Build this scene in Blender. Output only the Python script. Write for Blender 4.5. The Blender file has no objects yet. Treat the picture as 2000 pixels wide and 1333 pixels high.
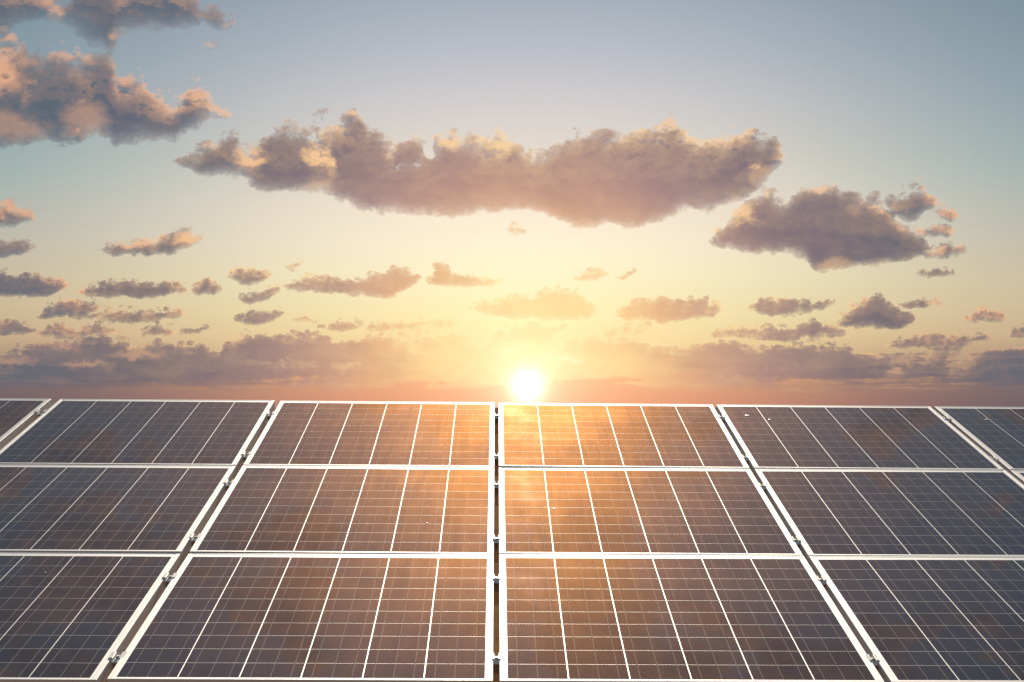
import bpy, bmesh, math, random
from mathutils import Matrix, Vector

random.seed(7)
scene = bpy.context.scene
COL = scene.collection
R = math.radians

# ------------------------------------------------------------------ camera
F = 4656.0                       # focal length in pixels of a 2000 px wide picture
HORIZON = 796.0                  # picture row of the true horizon (hidden behind the array)
CAM = Vector((0.0, 0.0, 2.25))
PITCH = math.atan((HORIZON - 666.5) / F)
cam_data = bpy.data.cameras.new('camera')
cam = bpy.data.objects.new('camera', cam_data)
COL.objects.link(cam)
cam_data.sensor_width = 36.0
cam_data.lens = F / 2000.0 * 36.0
cam_data.clip_start = 0.1
cam_data.clip_end = 60000.0
cam.location = CAM
cam.rotation_euler = (math.pi / 2 + PITCH, 0, 0)
scene.camera = cam

# ------------------------------------------------------------------ colour management
vs = scene.view_settings
vs.view_transform = 'Standard'
vs.look = 'None'
vs.exposure = 0.0
vs.gamma = 1.0
vs.use_curve_mapping = False

# ------------------------------------------------------------------ sun lamp
SUN_ELEV = 14.2
SUN_PX = 1030.0                  # picture column of the sun
SUN_AZ = math.atan((SUN_PX - 1000.0) / F)
sun_data = bpy.data.lights.new('sun', 'SUN')
sun_data.energy = 5.0
sun_data.angle = R(0.55)
sun_data.color = (1.0, 0.87, 0.70)
sun = bpy.data.objects.new('sun', sun_data)
COL.objects.link(sun)
sun.location = (0, 0, 30)
to_sun = Vector((math.sin(SUN_AZ) * math.cos(R(SUN_ELEV)), math.cos(SUN_AZ) * math.cos(R(SUN_ELEV)), math.sin(R(SUN_ELEV))))
sun.rotation_euler = (-to_sun).to_track_quat('-Z', 'Y').to_euler()


# ------------------------------------------------------------------ node helpers
def lin(c):
    """sRGB triple to linear RGBA"""
    return tuple((v / 12.92 if v <= 0.04045 else ((v + 0.055) / 1.055) ** 2.4) for v in c) + (1.0,)


class Nodes:
    def __init__(self, tree):
        self.t = tree

    def new(self, kind, **kw):
        n = self.t.nodes.new(kind)
        for k, v in kw.items():
            setattr(n, k, v)
        return n

    def put(self, sock, v):
        if isinstance(v, bpy.types.NodeSocket):
            self.t.links.new(v, sock)
        elif v is not None:
            sock.default_value = v

    def m(self, op, a, b=None, c=None, clamp=False):
        n = self.new('ShaderNodeMath', operation=op, use_clamp=clamp)
        for i, v in enumerate((a, b, c)):
            self.put(n.inputs[i], v)
        return n.outputs[0]

    def vm(self, op, a, b=None, c=None):
        n = self.new('ShaderNodeVectorMath', operation=op)
        for i, v in enumerate((a, b, c)):
            if v is not None:
                self.put(n.inputs[i], v)
        return n.outputs[0]

    def xyz(self, x, y, z=0.0):
        n = self.new('ShaderNodeCombineXYZ')
        for i, v in enumerate((x, y, z)):
            self.put(n.inputs[i], v)
        return n.outputs[0]

    def sep(self, v):
        n = self.new('ShaderNodeSeparateXYZ')
        self.put(n.inputs[0], v)
        return n.outputs

    def range(self, v, a, b, c=0.0, d=1.0, smooth=False):
        n = self.new('ShaderNodeMapRange', interpolation_type='SMOOTHSTEP' if smooth else 'LINEAR')
        for i, x in enumerate((v, a, b, c, d)):
            self.put(n.inputs[i], x)
        return n.outputs[0]

    def noise(self, vec, scale, detail=4.0, rough=0.5, dim='2D', out=0, dist=0.0):
        n = self.new('ShaderNodeTexNoise', noise_dimensions=dim)
        self.put(n.inputs['Vector'], vec)
        n.inputs['Scale'].default_value = scale
        n.inputs['Detail'].default_value = detail
        n.inputs['Roughness'].default_value = rough
        n.inputs['Distortion'].default_value = dist
        return n.outputs[out]

    def lumps(self, vec, scale, detail=3.0, rough=0.5):
        n = self.new('ShaderNodeTexVoronoi', voronoi_dimensions='2D', feature='SMOOTH_F1')
        self.put(n.inputs['Vector'], vec)
        n.inputs['Scale'].default_value = scale
        n.inputs['Detail'].default_value = detail
        n.inputs['Roughness'].default_value = rough
        n.inputs['Lacunarity'].default_value = 2.3
        n.inputs['Smoothness'].default_value = 0.35
        n.normalize = True
        return n.outputs['Distance']

    def ellipse(self, vec, px, py, hw, hh):
        u, v = sky_uv(px, py)
        q = self.vm('MULTIPLY', self.vm('SUBTRACT', vec, (u, v, 0.0)), (1000.0 / hw, 1000.0 / hh, 0.0))
        n = self.new('ShaderNodeVectorMath', operation='LENGTH')
        self.put(n.inputs[0], q)
        return self.m('SUBTRACT', 1.0, n.outputs['Value'])

    def ramp(self, fac, stops, interp='LINEAR'):
        n = self.new('ShaderNodeValToRGB')
        cr = n.color_ramp
        cr.interpolation = interp
        while len(cr.elements) < len(stops):
            cr.elements.new(0.5)
        for e, (p, c) in zip(cr.elements, stops):
            e.position = p
            e.color = c
        self.put(n.inputs[0], fac)
        return n.outputs[0]

    def mix(self, fac, a, b, blend='MIX'):
        n = self.new('ShaderNodeMix', data_type='RGBA', blend_type=blend)
        n.clamp_factor = True
        self.put(n.inputs[0], fac)
        self.put(n.inputs[6], a)
        self.put(n.inputs[7], b)
        return n.outputs[2]

    def curve(self, fac, pts):
        n = self.new('ShaderNodeFloatCurve')
        c = n.mapping.curves[0]
        n.mapping.use_clip = False
        while len(c.points) < len(pts):
            c.points.new(0.5, 0.5)
        for p, (x, y) in zip(c.points, pts):
            p.location = (x, y)
            p.handle_type = 'VECTOR'
        n.mapping.update()
        self.put(n.inputs['Value'], fac)
        return n.outputs[0]


def sky_uv(px, py):
    """picture position -> sky coordinates: azimuth and elevation in radians times F/1000"""
    d = Vector(((px - 1000.0) / F, 1.0, (666.5 - py) / F))
    y = d.y * math.cos(PITCH) - d.z * math.sin(PITCH)
    z = d.y * math.sin(PITCH) + d.z * math.cos(PITCH)
    d = Vector((d.x, y, z)).normalized()
    return math.atan2(d.x, d.y) * F / 1000, math.asin(d.z) * F / 1000


# ------------------------------------------------------------------ world: evening sky with cumulus
# each row of clouds: runs of (column, top row, bottom row) seen in the sky; empty sky between the runs
LUMP_MEAN, LUMP_BIG, LUMP_SMALL = 0.30, 0.115, 0.045
CLOUD_ROWS = [
    # broad cloud over the sun, torn pieces to its right
    [[(345, 318, 324), (365, 300, 338), (390, 286, 345), (430, 265, 345), (455, 268, 348), (475, 283, 352), (500, 284, 368),
      (518, 262, 375), (540, 245, 378), (565, 240, 382), (600, 254, 380), (640, 250, 376), (665, 235, 398), (685, 218, 404),
      (700, 216, 405), (718, 244, 410), (750, 262, 412), (775, 268, 415), (800, 262, 417), (816, 268, 418), (836, 290, 419), (860, 268, 421),
      (878, 254, 421), (900, 264, 418), (940, 268, 416), (975, 260, 413), (1000, 266, 413), (1015, 290, 412), (1045, 302, 414),
      (1075, 298, 424), (1090, 264, 436), (1120, 260, 446), (1160, 255, 446), (1190, 256, 438), (1225, 254, 444), (1255, 246, 446),
      (1290, 236, 432), (1325, 242, 416), (1345, 268, 410), (1375, 268, 408), (1405, 255, 404), (1440, 254, 396), (1475, 256, 376),
      (1500, 264, 350), (1516, 274, 338), (1524, 296, 318)],
     [(1738, 392, 402), (1752, 376, 424), (1775, 362, 432), (1800, 370, 418), (1822, 384, 408)],
     [(1828, 414, 420), (1838, 404, 433), (1858, 402, 436), (1872, 412, 426)]],
    # left piece, bright little cloud and the ragged cloud on the right
    [[(-40, 392, 446), (0, 390, 444), (12, 386, 443), (28, 400, 441), (50, 408, 434), (72, 424, 430)],
     [(192, 484, 490), (225, 474, 497), (262, 470, 499), (295, 472, 499), (315, 455, 497), (335, 448, 496), (360, 447, 492), (385, 456, 476), (400, 464, 468)],
     [(1384, 470, 475), (1405, 455, 482), (1425, 425, 482), (1450, 400, 490), (1475, 384, 496), (1495, 372, 492), (1520, 384, 498),
      (1550, 382, 500), (1580, 364, 512), (1600, 357, 534), (1625, 360, 532), (1655, 372, 526), (1685, 380, 522), (1710, 384, 518),
      (1735, 400, 514), (1760, 428, 512), (1785, 448, 510), (1805, 462, 500), (1822, 474, 488)]],
    # little wisps of the middle height
    [[(-40, 470, 503), (0, 468, 503), (20, 464, 503), (45, 470, 500), (70, 478, 484)],
     [(374, 78, 84), (400, 86, 99), (418, 90, 96)],
     [(608, 220, 224), (626, 214, 225), (645, 212, 218)],
     [(995, 447, 453), (1012, 440, 460), (1034, 446, 452)],
     [(1800, 455, 462), (1825, 442, 470), (1850, 440, 466), (1866, 446, 456)]],
    [[(1818, 492, 498), (1842, 480, 508), (1868, 484, 502), (1890, 482, 494)],
     [(1398, 450, 454), (1412, 446, 452)]],
    [[(1798, 536, 541), (1826, 526, 545), (1846, 527, 543), (1864, 534, 539)],
     [(555, 522, 526), (572, 514, 534), (590, 514, 522)],
     [(470, 572, 580), (490, 570, 592), (520, 560, 585), (545, 556, 568)]],
    # top left clump, upper storey
    [[(-60, -60, 70), (0, -60, 72), (30, -60, 62), (60, -60, 46), (95, 0, 48), (118, 4, 42), (150, -60, 60), (190, -60, 92), (215, -60, 104),
      (240, -60, 62), (300, -60, 64), (340, -60, 58), (390, -8, 50), (425, 14, 58), (455, 30, 52)]],
    # top left clump, lower storey
    [[(-60, 70, 290), (0, 74, 290), (25, 70, 288), (48, 74, 285), (58, 104, 278), (75, 98, 278), (110, 98, 285), (150, 104, 288), (172, 112, 270),
      (190, 90, 262), (215, 96, 276), (232, 140, 290), (255, 152, 286), (280, 150, 278), (300, 180, 275), (330, 186, 275), (352, 184, 272),
      (375, 168, 255), (392, 166, 240), (412, 172, 226), (430, 214, 230), (448, 220, 228)]],
    # row at about five degrees
    [[(-40, 526, 582), (0, 524, 582), (12, 526, 582), (30, 538, 583), (60, 534, 584), (95, 540, 583), (125, 554, 562)],
     [(152, 570, 574), (175, 556, 582), (220, 546, 586), (255, 543, 587), (290, 550, 586), (330, 549, 582), (362, 560, 570)],
     [(366, 560, 566), (385, 550, 574), (402, 541, 576), (420, 548, 577), (436, 568, 572)],
     [(450, 540, 546), (470, 526, 552), (495, 519, 554), (526, 530, 538)],
     [(550, 560, 566), (585, 545, 565), (620, 540, 572), (660, 540, 574), (700, 543, 576), (725, 534, 580), (750, 527, 582), (775, 523, 574), (800, 530, 566), (824, 540, 548)],
     [(832, 548, 552), (845, 512, 556), (862, 510, 556), (880, 532, 556), (905, 526, 559), (935, 536, 558), (965, 541, 556), (990, 540, 546)],
     [(1118, 540, 545), (1140, 531, 547), (1160, 526, 547), (1190, 534, 542)],
     [(1206, 540, 543), (1222, 534, 546), (1242, 529, 535)],
     [(1764, 590, 600), (1775, 580, 602), (1800, 584, 602), (1845, 588, 594)]],
    # next row down
    [[(72, 616, 620), (100, 598, 622), (135, 586, 622), (165, 592, 620), (198, 602, 606)],
     [(178, 618, 624), (220, 608, 630), (270, 610, 631), (305, 612, 630), (340, 606, 622), (366, 610, 616)],
     [(455, 626, 629), (480, 612, 633), (510, 605, 633), (540, 607, 624), (557, 612, 616)],
     [(580, 626, 629), (600, 618, 632), (628, 624, 627)],
     [(625, 638, 641), (660, 624, 643), (685, 624, 643), (710, 636, 640)],
     [(715, 642, 646), (735, 634, 648), (775, 624, 647), (805, 630, 645), (850, 621, 640), (885, 628, 634)],
     [(908, 600, 606), (930, 596, 612), (960, 588, 616), (990, 576, 616), (1030, 577, 620), (1065, 568, 626), (1100, 565, 625), (1125, 572, 622), (1150, 584, 622), (1180, 598, 604)],
     [(1210, 606, 622), (1222, 590, 626), (1250, 583, 628), (1275, 591, 629), (1300, 576, 629), (1318, 574, 629), (1345, 584, 628), (1380, 586, 618), (1410, 600, 606)],
     [(1462, 604, 610), (1480, 586, 616), (1520, 584, 620), (1545, 582, 619), (1580, 594, 614), (1600, 594, 606), (1620, 585, 598), (1636, 583, 588)],
     [(1630, 626, 634), (1655, 604, 636), (1685, 588, 637), (1710, 574, 641), (1730, 582, 642), (1755, 600, 642), (1778, 610, 634)],
     [(1880, 620, 627), (1905, 607, 632), (1935, 611, 632), (1978, 617, 622)]],
    # lowest loose row
    [[(-40, 626, 655), (0, 626, 655), (25, 624, 655), (50, 632, 652), (62, 640, 644)],
     [(68, 648, 653), (90, 636, 656), (125, 634, 656), (160, 640, 655), (190, 630, 656), (210, 634, 656), (226, 648, 651)],
     [(270, 648, 654), (300, 634, 657), (330, 640, 656), (346, 646, 649)],
     [(355, 646, 651), (380, 637, 651), (406, 632, 640)],
     [(768, 658, 664), (790, 652, 662), (808, 652, 668), (840, 653, 674), (880, 651, 674), (925, 662, 668)],
     [(958, 652, 662), (980, 632, 668), (1000, 640, 670), (1040, 630, 668), (1070, 640, 664), (1102, 634, 642)],
     [(1170, 648, 652), (1210, 631, 653), (1240, 638, 653), (1265, 632, 640)],
     [(1385, 648, 655), (1420, 638, 660), (1460, 636, 661), (1520, 640, 663), (1560, 634, 663), (1590, 629, 662), (1620, 636, 660), (1650, 646, 652)],
     [(1738, 672, 677), (1775, 658, 681), (1815, 653, 682), (1870, 658, 681), (1926, 658, 664)],
     [(1968, 650, 654), (1985, 636, 655), (2000, 630, 656), (2040, 634, 656)]],
    # the bank above the horizon
    [[(-60, 690, 764), (0, 694, 764), (40, 682, 764), (90, 664, 764), (140, 660, 764), (200, 657, 763), (240, 664, 762), (262, 676, 762), (300, 666, 761), (350, 667, 760),
      (400, 674, 760), (428, 692, 759), (438, 664, 758), (470, 650, 758), (510, 650, 758), (550, 654, 757), (590, 650, 757), (640, 649, 757), (654, 672, 756),
      (690, 664, 756), (735, 656, 756), (760, 660, 756), (790, 672, 756), (830, 684, 757), (870, 684, 757), (900, 676, 757), (950, 675, 757), (990, 684, 757),
      (1040, 682, 757), (1090, 680, 757), (1120, 668, 757), (1160, 660, 756), (1210, 658, 756), (1260, 664, 756), (1298, 676, 756), (1340, 678, 755),
      (1380, 670, 755), (1430, 664, 754), (1462, 668, 754), (1480, 672, 754), (1530, 674, 753), (1600, 672, 753), (1645, 668, 753), (1680, 688, 752),
      (1730, 694, 752), (1790, 696, 752), (1845, 692, 752), (1866, 710, 752), (1910, 706, 752), (1935, 684, 752), (2000, 668, 752), (2060, 668, 752)]],
]


# rents in the clouds where the sky shows through: centre column, row, half width, half height
CLOUD_HOLES = [(796, 327, 34, 7), (838, 298, 9, 16)]
# heads and flanks of cloud that the low sun still reaches
SUNLIT = [
    [[(-60, 78, 176), (0, 76, 178), (30, 70, 150), (52, 80, 142)], [(92, 20, 26), (105, 6, 40), (122, 2, 34)], [(220, 72, 80), (245, 60, 84), (264, 66, 76)],
     [(362, 182, 190), (388, 164, 192), (405, 170, 198), (418, 186, 206)], [(462, 284, 334), (490, 278, 330), (512, 276, 322)],
     [(598, 345, 376), (620, 354, 378), (652, 368, 378)], [(682, 212, 224), (704, 212, 226)], [(862, 262, 286), (880, 248, 294), (896, 260, 290)], [(950, 262, 276), (985, 256, 286), (1014, 282, 304)],
     [(1090, 262, 284), (1102, 258, 272)], [(1220, 250, 262), (1246, 244, 264)], [(1276, 236, 250), (1300, 230, 250), (1335, 240, 256)], [(1395, 254, 264), (1430, 250, 264)],
     [(1456, 340, 364), (1490, 324, 360), (1512, 316, 342)]],
    [[(-60, 222, 282), (0, 224, 280), (40, 214, 278), (82, 226, 264)], [(122, 214, 240), (165, 204, 264), (202, 206, 260)], [(232, 148, 156), (262, 148, 160)],
     [(340, 450, 494), (372, 444, 490), (402, 456, 472)], [(598, 302, 318), (628, 292, 326), (648, 298, 314)], [(1420, 402, 440), (1444, 392, 430), (1462, 384, 410)], [(1486, 372, 392), (1498, 370, 388)],
     [(1586, 356, 372), (1630, 354, 374)], [(1590, 522, 534), (1660, 514, 530), (1728, 508, 520)], [(1820, 482, 498), (1840, 480, 500)]],
    [[(-40, 702, 710), (0, 700, 709), (60, 706, 711)], [(120, 714, 718), (160, 708, 718), (205, 712, 717)], [(215, 690, 697), (262, 686, 697), (300, 694, 698)], [(505, 710, 716), (550, 706, 715), (620, 712, 716)],
     [(655, 720, 726), (690, 714, 727)], [(1095, 700, 706), (1140, 698, 706)], [(1735, 704, 712), (1775, 699, 707)], [(1740, 727, 733), (1768, 722, 729)], [(1390, 742, 744), (1500, 738, 743)]],
    [[(-40, 384, 410), (0, 386, 408), (20, 390, 410), (70, 412, 424)], [(225, 470, 482), (300, 470, 480)], [(640, 300, 345), (650, 318, 350)], [(1700, 408, 414), (1735, 400, 410)]],
]


def pack(rows):
    """regroups runs so that no two of one row come near each other"""
    out = []
    for run in sorted((r_ for row_ in rows for r_ in row_), key=lambda q: q[0][0]):
        for row_ in out:
            if run[0][0] - row_[-1][-1][0] > 27:
                row_.append(run)
                break
        else:
            out.append([run])
    return out


def row_curves(runs, gap=0.012):
    """control points (0..1 over the sky strip) of a cloud row's top and bottom edge"""
    top, bot = [], []
    for run in runs:
        run = list(run)
        if run[0][0] < 0:            # runs on out of the picture: let it thin out
            m_ = (run[0][1] + run[0][2]) / 2
            run.insert(0, (run[0][0] - 150, m_ - 4, m_ + 4))
        if run[-1][0] > 2000:
            m_ = (run[-1][1] + run[-1][2]) / 2
            run.append((run[-1][0] + 150, m_ - 4, m_ + 4))
        for k, (x, t, b) in enumerate(run):
            u, vt = sky_uv(x, t)
            _, vb = sky_uv(x, b)
            if k == 0:
                um, vmid = sky_uv(x - 12, (t + b) / 2)
                top.append((um, vmid - gap)); bot.append((um, vmid + gap))
            top.append((u, vt)); bot.append((u, vb))
            if k == len(run) - 1:
                um, vmid = sky_uv(x + 12, (t + b) / 2)
                top.append((um, vmid - gap)); bot.append((um, vmid + gap))
    def norm(pts):
        pts = sorted(pts)
        out = []
        for u, v in pts:
            x = (u + 1.3) / 2.6
            if out and x - out[-1][0] < 0.0015:
                continue
            out.append((x, v))
        lo, hi = out[0], out[-1]
        if lo[0] > 0.002:
            out.insert(0, (0.0, lo[1]))
        if hi[0] < 0.998:
            out.append((1.0, hi[1]))
        return out
    return norm(top), norm(bot)


def cloud_group():
    """node group: sky position (u, v) -> signed depth inside the nearest cloud, in thousands of picture columns"""
    g = bpy.data.node_groups.new('cloud_depth', 'ShaderNodeTree')
    g.interface.new_socket('P', in_out='INPUT', socket_type='NodeSocketVector')
    g.interface.new_socket('Depth', in_out='OUTPUT', socket_type='NodeSocketFloat')
    N = Nodes(g)
    gi, go = N.new('NodeGroupInput'), N.new('NodeGroupOutput')
    P = gi.outputs[0]
    # the air's turbulence bends and frays the outlines
    sc = N.vm('MULTIPLY', P, (1.0, 1.35, 1.0))
    w1 = N.noise(sc, 12.0, 4.0, 0.5, out=1)
    w1 = N.vm('MULTIPLY', N.vm('SUBTRACT', w1, (0.5, 0.5, 0.5)), (0.042, 0.026, 0.0))
    Q = N.vm('ADD', P, w1)
    up, vp, _ = N.sep(P)
    # cauliflower heads: rounded lumps on lumps, smaller for the clouds further off and lower down
    wob = N.vm('ADD', sc, N.vm('MULTIPLY', N.vm('SUBTRACT', N.noise(sc, 55.0, 3.0, 0.6, out=1), (0.5, 0.5, 0.5)), (0.012, 0.012, 0.0)))
    big = N.m('MULTIPLY', N.m('SUBTRACT', LUMP_MEAN, N.lumps(wob, 21.0, 3.0, 0.6)), LUMP_BIG)
    small = N.m('MULTIPLY', N.m('SUBTRACT', LUMP_MEAN, N.lumps(wob, 52.0, 2.0, 0.6)), LUMP_SMALL)
    high = N.range(vp, 0.22, 0.50)
    lump = N.m('ADD', N.m('MULTIPLY', big, high), N.m('MULTIPLY', small, N.m('SUBTRACT', 1.0, high)))
    under = N.m('MULTIPLY', lump, 0.30)
    u, v, _ = N.sep(Q)
    x = N.range(u, -1.3, 1.3)
    best = None
    for runs in pack(CLOUD_ROWS):
        tp, bp = row_curves(runs)
        t = N.curve(x, tp)
        b = N.curve(x, bp)
        d = N.m('MINIMUM', N.m('ADD', N.m('SUBTRACT', t, v), lump), N.m('ADD', N.m('SUBTRACT', v, b), under))
        best = d if best is None else N.m('MAXIMUM', best, d)
    # beyond the picture the broken cumulus goes on overhead and all round
    far = N.noise(N.vm('MULTIPLY', P, (1.0, 1.5, 1.0)), 2.8, 5.0, 0.52)
    far = N.m('MULTIPLY', N.m('SUBTRACT', far, 0.50), 0.62)
    out_top = N.range(vp, 0.86, 1.02)
    out_side = N.range(N.m('ABSOLUTE', up), 1.06, 1.45)
    low = N.range(vp, 0.02, 0.2)
    outside = N.m('MULTIPLY', N.m('MAXIMUM', out_top, out_side), low)
    far = N.m('ADD', far, N.m('MULTIPLY', N.m('SUBTRACT', outside, 1.0), 0.3))
    inside = N.m('SUBTRACT', best, N.m('MULTIPLY', out_side, 0.3))
    best = N.m('MAXIMUM', inside, far)
    # fine fraying of the vapour
    for hx, hy, hw, hh in CLOUD_HOLES:
        best = N.m('SUBTRACT', best, N.m('MULTIPLY', N.range(N.ellipse(Q, hx, hy, hw, hh), -0.5, 0.6, smooth=True), 0.050))
    # the bank above the horizon is seen edge on, in thin layers
    layer = N.noise(N.vm('MULTIPLY', P, (4.0, 46.0, 1.0)), 1.0, 4.0, 0.55)
    best = N.m('ADD', best, N.m('MULTIPLY', N.m('SUBTRACT', layer, 0.49), N.range(vp, 0.15, 0.09, 0.0, 0.085)))
    fr = N.noise(N.vm('MULTIPLY', P, (1.0, 1.3, 1.0)), 42.0, 6.0, 0.60)
    fr = N.m('MULTIPLY', N.m('SUBTRACT', fr, 0.5), N.range(vp, 0.22, 0.50, 0.012, 0.026))
    best = N.m('ADD', best, fr)
    g.links.new(best, go.inputs[0])
    return g


world = bpy.data.worlds.new('World')
scene.world = world
world.use_nodes = True
wt = world.node_tree
wt.nodes.clear()
N = Nodes(wt)
tc = N.new('ShaderNodeTexCoord')
dx, dy, dz = N.sep(N.vm('NORMALIZE', tc.outputs['Generated']))
az = N.m('MULTIPLY', N.m('ARCTAN2', dx, dy), F / 1000)
el = N.m('MULTIPLY', N.m('ARCSINE', dz), F / 1000)
P = N.xyz(az, el, 0.0)
SU, SV = sky_uv(SUN_PX, 755.0)
du = N.m('SUBTRACT', az, SU)
dv = N.m('SUBTRACT', el, SV)
r = N.m('SQRT', N.m('ADD', N.m('MULTIPLY', du, du), N.m('MULTIPLY', dv, dv)))


def vstops(rows):
    """(picture row, sRGB) -> ramp stops over 0..1.6 of elevation"""
    out = []
    for y, c in rows:
        out.append((max(0.0, (HORIZON - y) / 1600.0), lin(c)))
    return sorted(out, key=lambda s: s[0])


ev = N.range(el, 0.0, 1.6)
CENTRE = [(790, (.97, .65, .49)), (735, (.985, .73, .53)), (690, (1, .86, .62)), (620, (1, .925, .70)), (540, (1, .95, .785)), (480, (1, .945, .83)), (400, (.98, .915, .83)),
          (300, (.90, .86, .81)), (200, (.83, .81, .81)), (100, (.735, .75, .785)), (0, (.655, .69, .735)), (-300, (.52, .58, .65)), (-800, (.44, .50, .58))]
EDGE = [(790, (.46, .39, .41)), (752, (.51, .43, .42)), (712, (.66, .56, .48)), (655, (.80, .695, .56)), (600, (.815, .74, .61)), (520, (.795, .75, .655)), (455, (.755, .742, .685)),
        (350, (.665, .715, .70)), (200, (.585, .65, .68)), (100, (.535, .61, .65)), (0, (.49, .57, .62)), (-300, (.42, .50, .56)), (-800, (.38, .45, .52))]


def at_row(rows, y):
    rows = sorted(rows)
    for (ya, ca), (yb, cb) in zip(rows, rows[1:]):
        if ya <= y <= yb:
            t = (y - ya) / (yb - ya)
            return tuple(p + (q - p) * t for p, q in zip(lin(ca)[:3], lin(cb)[:3]))


def w_edge(y):
    """share of the sunward colour still present at the edge of the view"""
    k = min(1.0, max(0.0, ((HORIZON - y) / 1000 - 0.03) / 0.22)) * 0.20 + 0.60
    return math.exp(-(0.96 / k) ** 2.2)



FAR = [(y, tuple(max(0.0, (e - w_edge(y) * c_) / (1 - w_edge(y))) for e, c_ in zip(lin(ce)[:3], at_row(CENTRE, y)))) for y, ce in EDGE]
centre = N.ramp(ev, vstops(CENTRE))
side = N.ramp(ev, sorted([(max(0.0, (HORIZON - y) / 1600.0), c_ + (1.0,)) for y, c_ in FAR], key=lambda q: q[0]))
wide = N.m('POWER', 2.718, N.m('MULTIPLY', N.m('POWER', N.m('ABSOLUTE', N.m('DIVIDE', du, N.range(el, 0.03, 0.25, 0.60, 0.80))), 2.2), -1.0))
clear = N.mix(wide, side, centre)
# the sky opposite the sunset stays a plain evening grey-blue
# clouds
G = cloud_group()


def depth(vec):
    n = N.new('ShaderNodeGroup')
    n.node_tree = G
    N.put(n.inputs[0], vec)
    return n.outputs[0]


D0 = depth(P)
D1 = depth(N.vm('ADD', P, (0.004, 0.013, 0.0)))
tau = N.range(el, 0.25, 0.70, 0.0042, 0.0180)
Dp = N.m('MAXIMUM', N.m('ADD', D0, 0.002), 0.0)
alpha = N.m('SUBTRACT', 1.0, N.m('POWER', 2.718, N.m('MULTIPLY', N.m('DIVIDE', Dp, tau), -1.0)))
thick = N.m('SUBTRACT', 1.0, N.m('POWER', 2.718, N.m('MULTIPLY', N.m('DIVIDE', Dp, tau), -0.55)))
topness = N.range(N.m('SUBTRACT', D0, D1), -0.012, 0.018, smooth=True)
patch = N.noise(P, 9.0, 3.0, 0.6)
patch = N.range(patch, 0.42, 0.62, smooth=True)
rr = N.m('DIVIDE', r, 1.1, clamp=True)
body = N.ramp(rr, [(0.0, lin((1, .86, .62))), (.17, lin((1.0, .82, .57))), (.27, lin((.90, .69, .52))), (.34, lin((.79, .61, .525))), (.42, lin((.645, .515, .505))),
                   (.55, lin((.49, .43, .465))), (.70, lin((.41, .40, .445))), (.85, lin((.37, .395, .455))), (1.0, lin((.355, .40, .455)))])
rim = N.ramp(rr, [(0.0, lin((1, .97, .80))), (.2, lin((1, .95, .72))), (.35, lin((1, .86, .62))), (.55, lin((1, .81, .60))), (.8, lin((.96, .72, .55))), (1.0, lin((.92, .69, .54)))])
lump = N.noise(N.vm('MULTIPLY', P, (1.0, 1.6, 1.0)), 14.0, 5.0, 0.6)
body = N.mix(N.m('MULTIPLY', N.range(lump, 0.42, 0.72), 0.10), body, rim)
dark = N.noise(N.vm('MULTIPLY', P, (1.0, 2.0, 1.0)), 7.0, 4.0, 0.55)
body = N.mix(N.range(dark, 0.5, 0.75, 0.0, 0.16), body, lin((.36, .36, .42)))
body = N.mix(N.m('MULTIPLY', topness, 0.07), body, rim)
edge = N.m('SUBTRACT', 1.0, thick)
litw = N.m('MULTIPLY', edge, N.m('ADD', N.m('MULTIPLY', topness, 1.5), 0.02))
litw = N.m('MULTIPLY', litw, N.m('ADD', N.m('MULTIPLY', patch, 0.95), 0.22))
beyond = N.m('MAXIMUM', N.range(el, 0.86, 1.0), N.range(N.m('ABSOLUTE', az), 1.05, 1.2))
litw = N.m('MULTIPLY', litw, N.range(beyond, 0.0, 1.0, 1.0, 0.2))
# sunlit heads: whole bulges catch the light here and there
wv = N.noise(N.vm('MULTIPLY', P, (1.0, 1.3, 1.0)), 30.0, 4.0, 0.6, out=1)
wv = N.vm('MULTIPLY', N.vm('SUBTRACT', wv, (0.5, 0.5, 0.5)), (0.045, 0.036, 0.0))
LP = N.vm('ADD', P, wv)
lit = None
for run in (r_ for row_ in SUNLIT for r_ in row_):
    x0, x1 = run[0][0], run[-1][0]
    y0, y1 = min(q[1] for q in run), max(q[2] for q in run)
    d = N.m('MULTIPLY', N.ellipse(LP, (x0 + x1) / 2, (y0 + y1) / 2, (x1 - x0) / 2 + 9, (y1 - y0) / 2 + 3), 0.03)
    lit = d if lit is None else N.m('MAXIMUM', lit, d)
lit = N.m('ADD', lit, N.m('MULTIPLY', N.m('SUBTRACT', lump, 0.5), 0.045))
lit = N.m('MULTIPLY', N.m('MULTIPLY', N.range(lit, -0.012, 0.022, smooth=True), N.range(el, 0.11, 0.22, 0.40, 1.0)), N.range(topness, 0.15, 0.75, 0.40, 1.0))
bulge = N.noise(N.vm('ADD', P, (3.7, 1.9, 0.0)), 6.5, 3.0, 0.55)
bulge = N.m('MULTIPLY', N.m('MULTIPLY', N.range(bulge, 0.55, 0.66, smooth=True), N.range(D0, 0.060, 0.010)), N.m('MULTIPLY', beyond, 0.12))
litw = N.m('MAXIMUM', litw, N.m('MULTIPLY', N.m('MAXIMUM', lit, bulge), 0.88))
cloudc = N.mix(litw, body, rim)
cloudc = N.mix(N.m('MULTIPLY', N.range(el, 0.12, 0.03), 0.22), cloudc, clear)
alpha = N.m('MULTIPLY', alpha, N.range(el, 0.022, 0.055, 0.0, 1.0, smooth=True))
sky = N.mix(N.m('MULTIPLY', alpha, 0.97), clear, cloudc)
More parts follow.
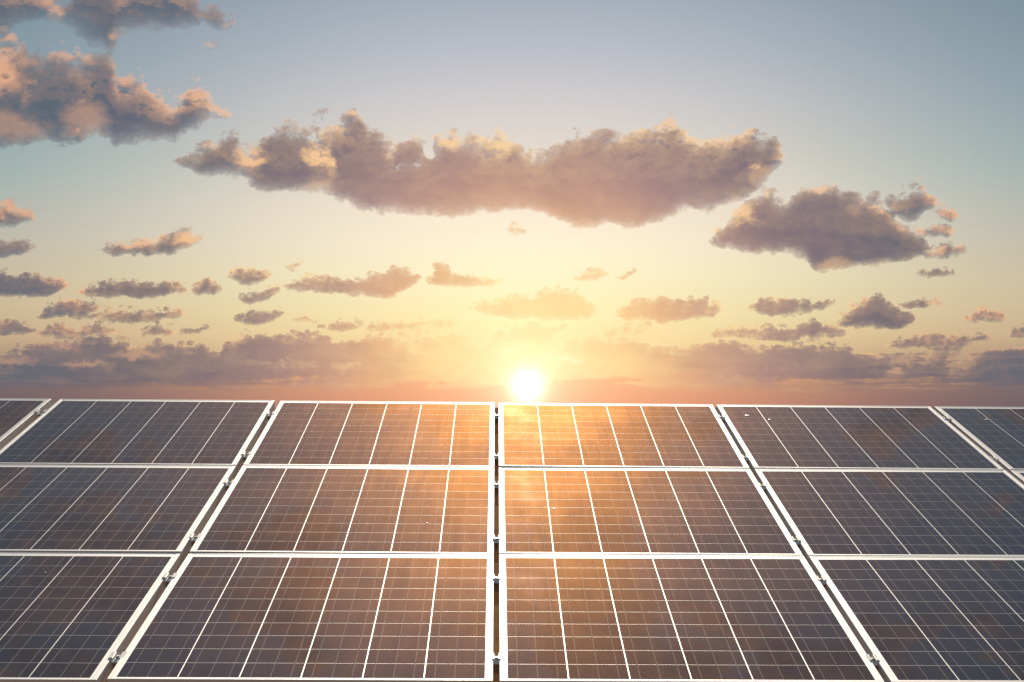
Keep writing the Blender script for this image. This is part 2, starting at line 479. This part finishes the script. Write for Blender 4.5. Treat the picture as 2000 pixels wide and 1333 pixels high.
# glow of the low sun
def gauss(k, amp):
    return N.m('MULTIPLY', N.m('POWER', 2.718, N.m('MULTIPLY', N.m('MULTIPLY', N.m('DIVIDE', r, k), N.m('DIVIDE', r, k)), -1.0)), amp)
def expo(k, amp):
    return N.m('MULTIPLY', N.m('POWER', 2.718, N.m('DIVIDE', r, -k)), amp)
def tint(fac, c):
    n = N.new('ShaderNodeVectorMath', operation='SCALE')
    n.inputs[0].default_value = c
    N.put(n.inputs['Scale'], fac)
    return n.outputs[0]
total = N.vm('ADD', sky, tint(gauss(0.027, 1.2), (1.0, 0.95, 0.86)))
total = N.vm('ADD', total, tint(expo(0.058, 0.85), (1.0, 0.82, 0.58)))
total = N.vm('ADD', total, tint(gauss(0.24, 0.12), (1.0, 0.62, 0.34)))
bg = N.new('ShaderNodeBackground')
N.put(bg.inputs['Color'], total)
bg.inputs['Strength'].default_value = 1.0
wo = N.new('ShaderNodeOutputWorld')
wt.links.new(bg.outputs[0], wo.inputs['Surface'])
world.cycles.sampling_method = 'MANUAL'
world.cycles.sample_map_resolution = 1024


# ------------------------------------------------------------------ materials
def material(name):
    m = bpy.data.materials.new(name)
    m.use_nodes = True
    t = m.node_tree
    b = t.nodes['Principled BSDF']
    return m, Nodes(t), b


def mat_frame():
    m, n, b = material('anodised aluminium')
    tcn = n.new('ShaderNodeTexCoord')
    s = n.noise(n.vm('MULTIPLY', tcn.outputs['Object'], (40.0, 3.0, 40.0)), 3.0, 4.0, 0.6, dim='3D')
    b.inputs['Base Color'].default_value = (0.86, 0.85, 0.83, 1)
    n.put(b.inputs['Base Color'], n.mix(n.range(s, 0.4, 0.7), (0.92, 0.92, 0.91, 1), (0.86, 0.85, 0.83, 1)))
    b.inputs['Metallic'].default_value = 0.9
    n.put(b.inputs['Roughness'], n.range(s, 0.3, 0.7, 0.64, 0.71))
    return m


def glare_glass(n, b, amount, col=(1.0, 0.46, 0.11, 1)):
    geo = n.new('ShaderNodeNewGeometry')
    patchy = n.noise(n.vm('MULTIPLY', geo.outputs['Position'], (2.2, 1.1, 1.1)), 2.4, 5.0, 0.6, dim='3D')
    gl = n.new('ShaderNodeBsdfAnisotropic')
    gl.distribution = 'MULTI_GGX'
    gl.inputs['Color'].default_value = col
    # orange-tinted gloss standing in for lens glare: broad across the slope, narrow along it
    gl.inputs['Roughness'].default_value = math.sqrt(GLARE_ACROSS * GLARE_ALONG)
    gl.inputs['Anisotropy'].default_value = math.sqrt(GLARE_ALONG / GLARE_ACROSS) - 1.0
    tr = n.new('ShaderNodeVectorTransform', vector_type='VECTOR', convert_from='OBJECT', convert_to='WORLD')
    tr.inputs[0].default_value = (1, 0, 0)
    n.t.links.new(tr.outputs[0], gl.inputs['Tangent'])
    mx = n.new('ShaderNodeMixShader')
    tcd = n.new('ShaderNodeTexCoord')
    streak = n.noise(n.vm('MULTIPLY', geo.outputs['Position'], (34.0, 1.6, 1.6)), 1.0, 4.0, 0.6, dim='3D')
    n.put(mx.inputs[0], n.m('MULTIPLY', n.range(patchy, 0.3, 0.7, amount * 0.84, amount * 1.16), n.range(streak, 0.3, 0.7, 0.88, 1.12)))
    n.t.links.new(b.outputs[0], mx.inputs[1])
    n.t.links.new(gl.outputs[0], mx.inputs[2])
    out = n.t.nodes['Material Output']
    n.t.links.new(mx.outputs[0], out.inputs['Surface'])
    b.inputs['Coat IOR'].default_value = 1.42
    n.put(b.inputs['Coat Roughness'], n.range(patchy, 0.35, 0.7, 0.012, 0.03))


GLARE_ACROSS, GLARE_ALONG, GLARE = 0.74, 0.12, 0.0155  # spread and strength of the lens glare put into the gloss


def mat_backsheet():
    m, n, b = material('white backsheet under glass')
    tcn = n.new('ShaderNodeTexCoord')
    s = n.noise(tcn.outputs['Object'], 30.0, 3.0, 0.6, dim='3D')
    n.put(b.inputs['Base Color'], n.mix(s, (0.88, 0.88, 0.86, 1), (0.84, 0.83, 0.80, 1)))
    b.inputs['Roughness'].default_value = 0.6
    b.inputs['Metallic'].default_value = 0.9
    return m


def mat_cell():
    m, n, b = material('polycrystalline silicon under glass')
    tcn = n.new('ShaderNodeTexCoord')
    oi = n.new('ShaderNodeObjectInfo')
    off = n.vm('ADD', tcn.outputs['Object'], n.xyz(n.m('MULTIPLY', oi.outputs['Random'], 37.0), n.m('MULTIPLY', oi.outputs['Random'], 91.0), 0.0))
    vo = n.new('ShaderNodeTexVoronoi', voronoi_dimensions='3D')
    n.put(vo.inputs['Vector'], off)
    vo.inputs['Scale'].default_value = 75.0
    grain = n.sep(vo.outputs['Color'])[0]
    tone = n.m('ADD', n.m('MULTIPLY', grain, 0.35), n.m('MULTIPLY', oi.outputs['Random'], 0.65))
    n.put(b.inputs['Base Color'], n.mix(tone, (0.023, 0.038, 0.066, 1), (0.037, 0.054, 0.086, 1)))
    b.inputs['Roughness'].default_value = 0.6
    b.inputs['Specular IOR Level'].default_value = 0.0
    b.inputs['Coat Weight'].default_value = 0.85
    glare_glass(n, b, GLARE)
    return m


def mat_bus():
    m, n, b = material('tinned copper ribbon under glass')
    b.inputs['Base Color'].default_value = (0.62, 0.55, 0.46, 1)
    b.inputs['Roughness'].default_value = 0.7
    b.inputs['Specular IOR Level'].default_value = 0.0
    b.inputs['Coat Weight'].default_value = 0.85
    glare_glass(n, b, GLARE)
    return m


def mat_simple(name, col, rough=0.5, metal=0.0, spread=0.12, scale=20.0):
    m, n, b = material(name)
    tcn = n.new('ShaderNodeTexCoord')
    s = n.noise(tcn.outputs['Object'], scale, 5.0, 0.6, dim='3D')
    hi = tuple(min(1, c * (1 + spread)) for c in col) + (1,)
    lo = tuple(c * (1 - spread) for c in col) + (1,)
    n.put(b.inputs['Base Color'], n.mix(n.range(s, 0.3, 0.7), lo, hi))
    b.inputs['Roughness'].default_value = rough
    b.inputs['Metallic'].default_value = metal
    return m


M_FRAME = mat_frame()
M_BACK = mat_backsheet()
M_CELL = mat_cell()
M_BUS = mat_bus()
M_CLAMP = mat_simple('aluminium clamp', (0.93, 0.87, 0.80), 0.60, 0.1, 0.04, 60.0)
M_BOLT = mat_simple('steel bolt', (0.30, 0.27, 0.24), 0.45, 0.8, 0.1, 80.0)
M_RAIL = mat_simple('mill finish aluminium rail', (0.72, 0.62, 0.52), 0.6, 0.3, 0.12, 8.0)
M_CABLE = mat_simple('grey cable sheath', (0.75, 0.66, 0.55), 0.5, 0.0, 0.1, 30.0)
M_DROP = mat_simple('dried dropping', (0.88, 0.84, 0.76), 0.55, 0.0, 0.08, 200.0)


def mat_ground():
    m, n, b = material('dry brown earth')
    geo = n.new('ShaderNodeNewGeometry')
    a = n.noise(geo.outputs['Position'], 0.7, 6.0, 0.6, dim='3D')
    c = n.noise(geo.outputs['Position'], 14.0, 4.0, 0.7, dim='3D')
    k = n.m('ADD', n.m('MULTIPLY', a, 0.6), n.m('MULTIPLY', c, 0.4))
    n.put(b.inputs['Base Color'], n.mix(n.range(k, 0.35, 0.65), (0.28, 0.145, 0.06, 1), (0.38, 0.215, 0.10, 1)))
    b.inputs['Specular IOR Level'].default_value = 0.0
    b.inputs['Roughness'].default_value = 0.95
    return m


# ------------------------------------------------------------------ object helpers
def link(name, me, parent=None, mat=None):
    o = bpy.data.objects.new(name, me)
    COL.objects.link(o)
    if mat is not None and me is not None and not me.materials:
        me.materials.append(mat)
    if parent is not None:
        o.parent = parent
    return o


def thing(name, label, cat, matrix, group=None):
    o = bpy.data.objects.new(name, None)
    COL.objects.link(o)
    o.empty_display_size = 0.1
    o.matrix_world = matrix
    o['label'] = label
    o['category'] = cat
    if group:
        o['group'] = group
    return o


def mesh_of(name, bm):
    me = bpy.data.meshes.new(name)
    bm.normal_update()
    bm.to_mesh(me)
    bm.free()
    return me


def add_box(bm, x0, x1, y0, y1, z0, z1, bevel=0.0):
    vs_ = [bm.verts.new((x, y, z)) for z in (z0, z1) for y in (y0, y1) for x in (x0, x1)]
    f = [(0, 2, 3, 1), (4, 5, 7, 6), (0, 1, 5, 4), (1, 3, 7, 5), (3, 2, 6, 7), (2, 0, 4, 6)]
    faces = [bm.faces.new([vs_[i] for i in q]) for q in f]
    if bevel:
        edges = {e for q in faces for e in q.edges}
        bmesh.ops.bevel(bm, geom=list(edges), offset=bevel, segments=1, affect='EDGES')


def ring(bm, loops):
    """skins a closed rectangle profile through successive rectangles (x0,x1,y0,y1,z)"""
    rows = [[bm.verts.new(p) for p in ((a, c, z), (b, c, z), (b, d, z), (a, d, z))] for a, b, c, d, z in loops]
    n = len(rows)
    for i in range(n):
        p, q = rows[i], rows[(i + 1) % n]
        for k in range(4):
            bm.faces.new((p[k], p[(k + 1) % 4], q[(k + 1) % 4], q[k]))


# ------------------------------------------------------------------ the array's place in the world
# array axes: X along the rows, Y up the slope, Z out of the glass; fitted camera pose in these axes:
A_PITCH, A_YAW, A_ROLL = 0.1191, 0.0073, 0.0091
A_CAM = Vector((-0.0114, -10.9141, 1.6010))
W, L = 1.0126, 1.66
JOINT = [0.0, -0.0164, -0.0158, 0.0]
TWIST = 0.0009
XOFF = {-1: -0.034, 0: -0.0095, 1: 0.0, 2: 0.0, 3: 0.0005, 4: 0.0043}
fw = Vector((math.sin(A_YAW) * math.cos(A_PITCH), math.cos(A_YAW) * math.cos(A_PITCH), -math.sin(A_PITCH)))
rt = Vector((math.cos(A_YAW), -math.sin(A_YAW), 0))
up = rt.cross(fw)
rt, up = math.cos(A_ROLL) * rt + math.sin(A_ROLL) * up, -math.sin(A_ROLL) * rt + math.cos(A_ROLL) * up
cam_in_array = Matrix((
    (rt.x, up.x, -fw.x, A_CAM.x), (rt.y, up.y, -fw.y, A_CAM.y), (rt.z, up.z, -fw.z, A_CAM.z), (0, 0, 0, 1)))
cam_world = Matrix.Translation(CAM) @ Matrix.Rotation(math.pi / 2 + PITCH, 4, 'X')
ARRAY = cam_world @ cam_in_array.inverted()


def surf(x, s):
    """height of the array surface out of its mean plane, s metres down the slope from the top cells"""
    i = min(2, max(0, int(s // L)))
    t = s / L - i
    return JOINT[i] * (1 - t) + JOINT[i + 1] * t + TWIST * x * s


def frame_at(x, s, row=None):
    """local frame on the array surface (x, s down the slope) in world space"""
    def p(xx, ss):
        if row is None:
            z = surf(xx, ss)
        else:
            t = ss / L - row
            z = JOINT[row] * (1 - t) + JOINT[row + 1] * t + TWIST * xx * ss
        return Vector((xx, -ss, z))
    o = p(x, s)
    ex = (p(x + 0.5, s) - p(x - 0.5, s)).normalized()
    ey = (p(x, s - 0.5) - p(x, s + 0.5)).normalized()
    ez = ex.cross(ey).normalized()
    ey = ez.cross(ex)
    mm = Matrix(((ex.x, ey.x, ez.x, o.x), (ex.y, ey.y, ez.y, o.y), (ex.z, ey.z, ez.z, o.z), (0, 0, 0, 1)))
    return ARRAY @ mm


# ------------------------------------------------------------------ ground
bm = bmesh.new()
G_ = 24000.0
for a, b_ in ((40.0, None), (G_, 40.0)):
    if b_ is None:
        n_ = 12
        grid = [[bm.verts.new((-a + 2 * a * i / n_, -a + 2 * a * j / n_, 0)) for i in range(n_ + 1)] for j in range(n_ + 1)]
        for j in range(n_):
            for i in range(n_):
                bm.faces.new((grid[j][i], grid[j][i + 1], grid[j + 1][i + 1], grid[j + 1][i]))
    else:
        o_ = [bm.verts.new(p) for p in ((-a, -a, 0), (a, -a, 0), (a, a, 0), (-a, a, 0))]
        i_ = [bm.verts.new(p) for p in ((-b_, -b_, 0), (b_, -b_, 0), (b_, b_, 0), (-b_, b_, 0))]
        for k in range(4):
            bm.faces.new((o_[k], o_[(k + 1) % 4], i_[(k + 1) % 4], i_[k]))
ground = link('ground', mesh_of('ground', bm), None, mat_ground())
ground['kind'] = 'structure'

# ------------------------------------------------------------------ solar panels
CELL, CGAP, RGAP = 0.1566, 0.0028, 0.0023
CELL_H = 0.15467
FIELD_W = 6 * CELL + 5 * CGAP
FIELD_H = 10 * CELL_H + 9 * RGAP
LIP, SIDE, TOPM, BOTM = 0.0125, 0.0085, 0.0425, 0.0095
DEP, THICK = 0.0007, 0.040
HW = FIELD_W / 2 + SIDE + LIP                    # half width of a module
Y_TOP = TOPM + LIP                               # frame top above the first cell edge
Y_BOT = -(FIELD_H + BOTM + LIP)

# frame mesh
bm = bmesh.new()
c = 0.0009
ring(bm, [(-HW, HW, Y_BOT, Y_TOP, -THICK), (-HW, HW, Y_BOT, Y_TOP, -c), (-HW + c, HW - c, Y_BOT + c, Y_TOP - c, 0.0),
          (-HW + LIP - c, HW - LIP + c, Y_BOT + LIP - c, Y_TOP - LIP + c, 0.0), (-HW + LIP, HW - LIP, Y_BOT + LIP, Y_TOP - LIP, -c),
          (-HW + LIP, HW - LIP, Y_BOT + LIP, Y_TOP - LIP, -DEP - 0.006), (-HW + 0.003, HW - 0.003, Y_BOT + 0.003, Y_TOP - 0.003, -DEP - 0.006),
          (-HW + 0.003, HW - 0.003, Y_BOT + 0.003, Y_TOP - 0.003, -THICK)])
bmesh.ops.recalc_face_normals(bm, faces=bm.faces)
ME_FRAME = mesh_of('frame', bm)
# backsheet
bm = bmesh.new()
add_box(bm, -HW + LIP + 0.0002, HW - LIP - 0.0002, Y_BOT + LIP + 0.0002, Y_TOP - LIP - 0.0002, -DEP - 0.005, -DEP)
ME_BACK = mesh_of('backsheet', bm)
# cell
bm = bmesh.new()
h = CELL / 2
add_box(bm, -h, h, -CELL_H / 2, CELL_H / 2, -0.0002, 0.00008)
ME_CELL = mesh_of('cell', bm)
# busbar: flat ribbon down one column of cells
bm = bmesh.new()
add_box(bm, -0.0009, 0.0009, -FIELD_H, 0.0, -0.0001, 0.00005)
ME_BUS = mesh_of('busbar', bm)
# junction box on the back
bm = bmesh.new()
add_box(bm, -0.055, 0.055, -0.16, -0.06, -0.030, -DEP - 0.0055, 0.004)
ME_JBOX = mesh_of('junction_box', bm)
M_JBOX = mat_simple('black plastic', (0.02, 0.02, 0.02), 0.5)

COLWORD = {-1: 'at the left edge of the photo', 0: 'left of the left-hand gap', 1: 'just left of the centre gap', 2: 'just right of the centre gap',
           3: 'right of the right-hand gap', 4: 'at the right edge of the photo'}
LOOK = {
    (-1, 0): 'corner of a dark solar panel cut by the left edge of the photo, top row',
    (0, 0): 'dark brown solar panel in the top row, first whole one from the left',
    (1, 0): 'orange-lit solar panel in the top row, just left of the centre gap',
    (2, 0): 'brightest solar panel, top row, directly below the sun right of the centre gap',
    (3, 0): 'dark brown solar panel in the top row, second one right of the centre gap',
    (4, 0): 'slate-dark solar panel in the top row, cut by the right edge',
    (0, 1): 'dark solar panel in the middle row, cut by the left edge',
    (1, 1): 'brown solar panel in the middle row, just left of the centre gap',
    (2, 1): 'orange-lit solar panel in the middle row, just right of the centre gap',
    (3, 1): 'dark solar panel in the middle row, cut by the right edge',
    (-1, 1): 'middle-row solar panel beyond the left edge of the photo, below the cut corner panel',
    (-1, 2): 'bottom-row solar panel beyond the left edge of the photo',
    (4, 2): 'bottom-row solar panel beyond the right edge of the photo',
    (4, 1): 'tiny corner of a solar panel in the middle row at the right edge',
    (0, 2): 'blue-grey solar panel in the bottom row, cut by the left edge',
    (1, 2): 'large brown-grey solar panel in the bottom row, just left of the centre gap',
    (2, 2): 'large brown solar panel in the bottom row, just right of the centre gap',
    (3, 2): 'blue-black solar panel in the bottom row, cut by the right edge',
}
for (cidx, row), label in sorted(LOOK.items(), key=lambda kv: (kv[0][1], kv[0][0])):
    x = (cidx - 1.5) * W + XOFF[cidx]
    tilt = Matrix.Rotation(R(random.uniform(-0.12, 0.12)), 4, 'X') @ Matrix.Rotation(R(random.uniform(-0.10, 0.10)), 4, 'Y')
    mid = Matrix.Translation((0, (Y_TOP + Y_BOT) / 2, 0))
    root = thing('solar_panel', label, 'solar panel', frame_at(x, row * L, row) @ mid @ tilt @ mid.inverted(), 'solar panels of the tilted array')
    link('frame', ME_FRAME, root, M_FRAME)
    bk = link('backsheet', ME_BACK, root, M_BACK)
    jb = link('junction_box', ME_JBOX, root, M_JBOX)
    for j in range(10):
        for i in range(6):
            o = link('cell', ME_CELL, root, M_CELL)
            o.location = (-FIELD_W / 2 + CELL / 2 + i * (CELL + CGAP), -CELL_H / 2 - j * (CELL_H + RGAP), -DEP)
    for i in range(6):
        for k in (-1, 0, 1):
            o = link('busbar', ME_BUS, root, M_BUS)
            o.location = (-FIELD_W / 2 + CELL / 2 + i * (CELL + CGAP) + k * CELL / 3, 0, -DEP + 0.00012)

# ------------------------------------------------------------------ rails under the modules, clamps in the gaps
CLAMP_S = [(0, 0.300), (0, 1.330), (1, 0.300 + L), (1, 1.330 + L), (2, 0.300 + 2 * L), (2, 1.330 + 2 * L)]


def bracket_mesh():
    """hat-shaped mid clamp: two flanges on the frames, webs and a sunk floor with the bolt"""
    prof = [(-0.0148, 0.0002), (-0.0148, 0.0016), (-0.0070, 0.0016), (-0.0055, 0.0008), (-0.0055, -0.0070), (0.0055, -0.0070), (0.0055, 0.0008), (0.0070, 0.0016),
            (0.0148, 0.0016), (0.0148, 0.0002), (0.0088, 0.0002), (0.0088, -0.0100), (-0.0088, -0.0100), (-0.0088, 0.0002)]
    bm = bmesh.new()
    hl = 0.033
    a = [bm.verts.new((x, -hl - 1.2 * (0.0016 - z), z)) for x, z in prof]
    b = [bm.verts.new((x, hl, z)) for x, z in prof]
    n = len(prof)
    for i in range(n):
        bm.faces.new((a[i], a[(i + 1) % n], b[(i + 1) % n], b[i]))
    for quad in ((0, 1, 2, 13), (2, 3, 4, 12, 13), (4, 5, 11, 12), (5, 6, 7, 10, 11), (7, 8, 9, 10)):
        bm.faces.new([a[i] for i in quad])
        bm.faces.new([b[i] for i in quad])
    bmesh.ops.recalc_face_normals(bm, faces=bm.faces)
    return mesh_of('bracket', bm)


def bolt_mesh():
    bm = bmesh.new()
    def cyl(r0, z0, z1, seg, rot=0.0):
        lo = [bm.verts.new((r0 * math.cos(rot + 2 * math.pi * i / seg), r0 * math.sin(rot + 2 * math.pi * i / seg), z0)) for i in range(seg)]
        hi = [bm.verts.new((r0 * math.cos(rot + 2 * math.pi * i / seg), r0 * math.sin(rot + 2 * math.pi * i / seg), z1)) for i in range(seg)]
        for i in range(seg):
            bm.faces.new((lo[i], lo[(i + 1) % seg], hi[(i + 1) % seg], hi[i]))
        bm.faces.new(hi)
        bm.faces.new(lo[::-1])
    cyl(0.0048, -0.0069, -0.0022, 6, 0.3)
    cyl(0.0030, -0.0450, -0.0101, 8)
    return mesh_of('bolt', bm)


ME_BRK, ME_BOLT = bracket_mesh(), bolt_mesh()
# nut plate hanging under the clamp, down to the rail
bm = bmesh.new()
add_box(bm, -0.0085, 0.0085, -0.030, 0.030, -0.0390, -0.0103, 0.001)
ME_NUT = mesh_of('spacer_block', bm)
M_NUT = mat_simple('dark cast spacer', (0.40, 0.28, 0.18), 0.6, 0.0, 0.15, 40.0)

GAPWORD = {-1: 'far left gap', 0: 'left-hand gap', 1: 'centre gap', 2: 'right-hand gap', 3: 'far right gap'}
ROWWORD = ['top row', 'middle row', 'bottom row']
shown = {-1: [0], 0: [0, 1, 2, 3, 4, 5], 1: [0, 1, 2, 3, 4, 5], 2: [0, 1, 2, 3, 4, 5], 3: [0, 1]}
for g in sorted(shown):
    for k in shown[g]:
        row, s = CLAMP_S[k]
        xl = (g - 1.5) * W + XOFF[g] + HW
        xr = (g + 1 - 1.5) * W + XOFF[g + 1] - HW
        x = (xl + xr) / 2
        lab = '%s aluminium clamp of the %s, in the %s between two panels' % ('upper' if k % 2 == 0 else 'lower', ROWWORD[row], GAPWORD[g])
        root = thing('panel_clamp', lab, 'clamp', frame_at(x, s, row), 'clamps holding the panels')
        br = link('bracket', ME_BRK, root, M_CLAMP)
        br.scale = ((xr - xl) / 0.0196 if xr - xl < 0.03 else 1.9, 1, 1)
        link('bolt', ME_BOLT, root, M_BOLT)
        link('spacer_block', ME_NUT, root, M_NUT)

RAILWORD = ['highest', 'second highest', 'third highest', 'third lowest', 'second lowest', 'lowest']
for k, (row, s) in enumerate(CLAMP_S):
    bm = bmesh.new()
    x0, x1 = -2.55 * W, 2.75 * W
    n_ = 6
    for (dy0, dy1, z0, z1) in ((-0.020, 0.020, -0.0840, -0.0812), (-0.020, -0.0172, -0.0812, -0.0432), (0.0172, 0.020, -0.0812, -0.0432),
                               (-0.020, -0.006, -0.0432, -0.0404), (0.006, 0.020, -0.0432, -0.0404)):
        add_box(bm, x0, x1, dy0, dy1, z0, z1)
    root = link('mounting_rail', mesh_of('mounting_rail', bm), None, M_RAIL)
    root.matrix_world = frame_at(0.0, s, row)
    root['label'] = '%s aluminium mounting rail crossing under the gaps between panels' % RAILWORD[k]
    root['category'] = 'mounting rail'
    root['group'] = 'rails under the panels'

# ------------------------------------------------------------------ cables hanging in the centre gap
def tube(name, pts, rad, mat, matrix, label, cat, group=None):
    bm = bmesh.new()
    seg = 8
    prev = None
    for i, p in enumerate(pts):
        p = Vector(p)
        t = (Vector(pts[min(i + 1, len(pts) - 1)]) - Vector(pts[max(i - 1, 0)])).normalized()
        a = t.cross(Vector((0, 0, 1))).normalized() if abs(t.z) < 0.9 else Vector((1, 0, 0))
        b = a.cross(t)
        cur = [bm.verts.new(p + rad * (math.cos(2 * math.pi * q / seg) * a + math.sin(2 * math.pi * q / seg) * b)) for q in range(seg)]
        if prev:
            for q in range(seg):
                f = bm.faces.new((prev[q], prev[(q + 1) % seg], cur[(q + 1) % seg], cur[q]))
                f.smooth = True
        else:
            bm.faces.new(cur[::-1])
        prev = cur
    bm.faces.new(prev)
    o = link(name, mesh_of(name, bm), None, mat)
    o.matrix_world = matrix
    o['label'] = label
    o['category'] = cat
    if group:
        o['group'] = group
    return o


xm = (W * (0.5 - 1.5) + HW + W * 1.5 - W * 1.0 - HW) / 2
for s, lab, sag in ((2.62, 'thin grey cable arching across the centre gap in the middle row', 0.03), (4.22, 'thin grey cable arching across the centre gap in the bottom row', 0.035)):
    pts = [(-0.28 + 0.56 * i / 24, 0.0 + 0.02 * math.sin(i * 0.35), -0.047 - sag * ((i - 10) / 12.0) ** 2) for i in range(25)]
    tube('cable', pts, 0.0032, M_CABLE, frame_at(0.0, s), lab, 'cable', 'cables under the centre gap')

# ------------------------------------------------------------------ dried droppings on the glass
def dropping(px, py, wid, hei, row, lab):
    """the picture only tells where on the glass it lies: follow the line of sight to the array's plane once"""
    inv = ARRAY.inverted()
    d = Vector(((px - 1000.0) / F, (666.5 - py) / F, -1.0))
    dw = cam_world.to_3x3() @ d
    o = inv @ CAM
    v = inv.to_3x3() @ dw
    t = 0.0
    p = o
    for _ in range(6):
        t = (surf(p.x, -p.y) - DEP - o.z) / v.z
        p = o + v * t
    bm = bmesh.new()
    n = 9
    rng = random.Random(int(px * 7 + py))
    c0 = bm.verts.new((0, 0, 0.0005))
    mid = []
    out = []
    for i in range(n):
        a = 2 * math.pi * i / n
        k = 0.75 + 0.5 * rng.random()
        mid.append(bm.verts.new((0.55 * wid * k * math.cos(a), 0.55 * hei * k * math.sin(a), 0.0004)))
        out.append(bm.verts.new((wid * k * math.cos(a), hei * k * math.sin(a), 0.0)))
    for i in range(n):
        j = (i + 1) % n
        bm.faces.new((c0, mid[i], mid[j]))
        bm.faces.new((mid[i], out[i], out[j], mid[j]))
    bm.faces.new(out[::-1])
    ob = link('bird_dropping', mesh_of('bird_dropping', bm), None, M_DROP)
    ob.matrix_world = frame_at(p.x, -p.y, row) @ Matrix.Translation((0, 0, -DEP + 0.0007))
    ob['label'] = lab
    ob['category'] = 'bird dropping'
    ob['group'] = 'droppings on the glass'


dropping(1459, 812, 0.010, 0.022, 0, 'pale streak of dropping near the top left of the dark top-row panel')
dropping(1503, 820, 0.005, 0.020, 0, 'two tiny pale specks on the top-row panel right of the pale streak')
dropping(1927, 820, 0.009, 0.020, 0, 'pale dropping beside a white line on the top-row panel at right edge')
dropping(1082, 994, 0.005, 0.010, 1, 'pale speck on the orange-lit middle-row panel right of the centre gap')
dropping(834, 1022, 0.003, 0.008, 1, 'pale speck on the middle-row panel left of the centre gap')
dropping(88, 1119, 0.004, 0.007, 2, 'orange-brown speck on the bottom-row panel at the left edge')
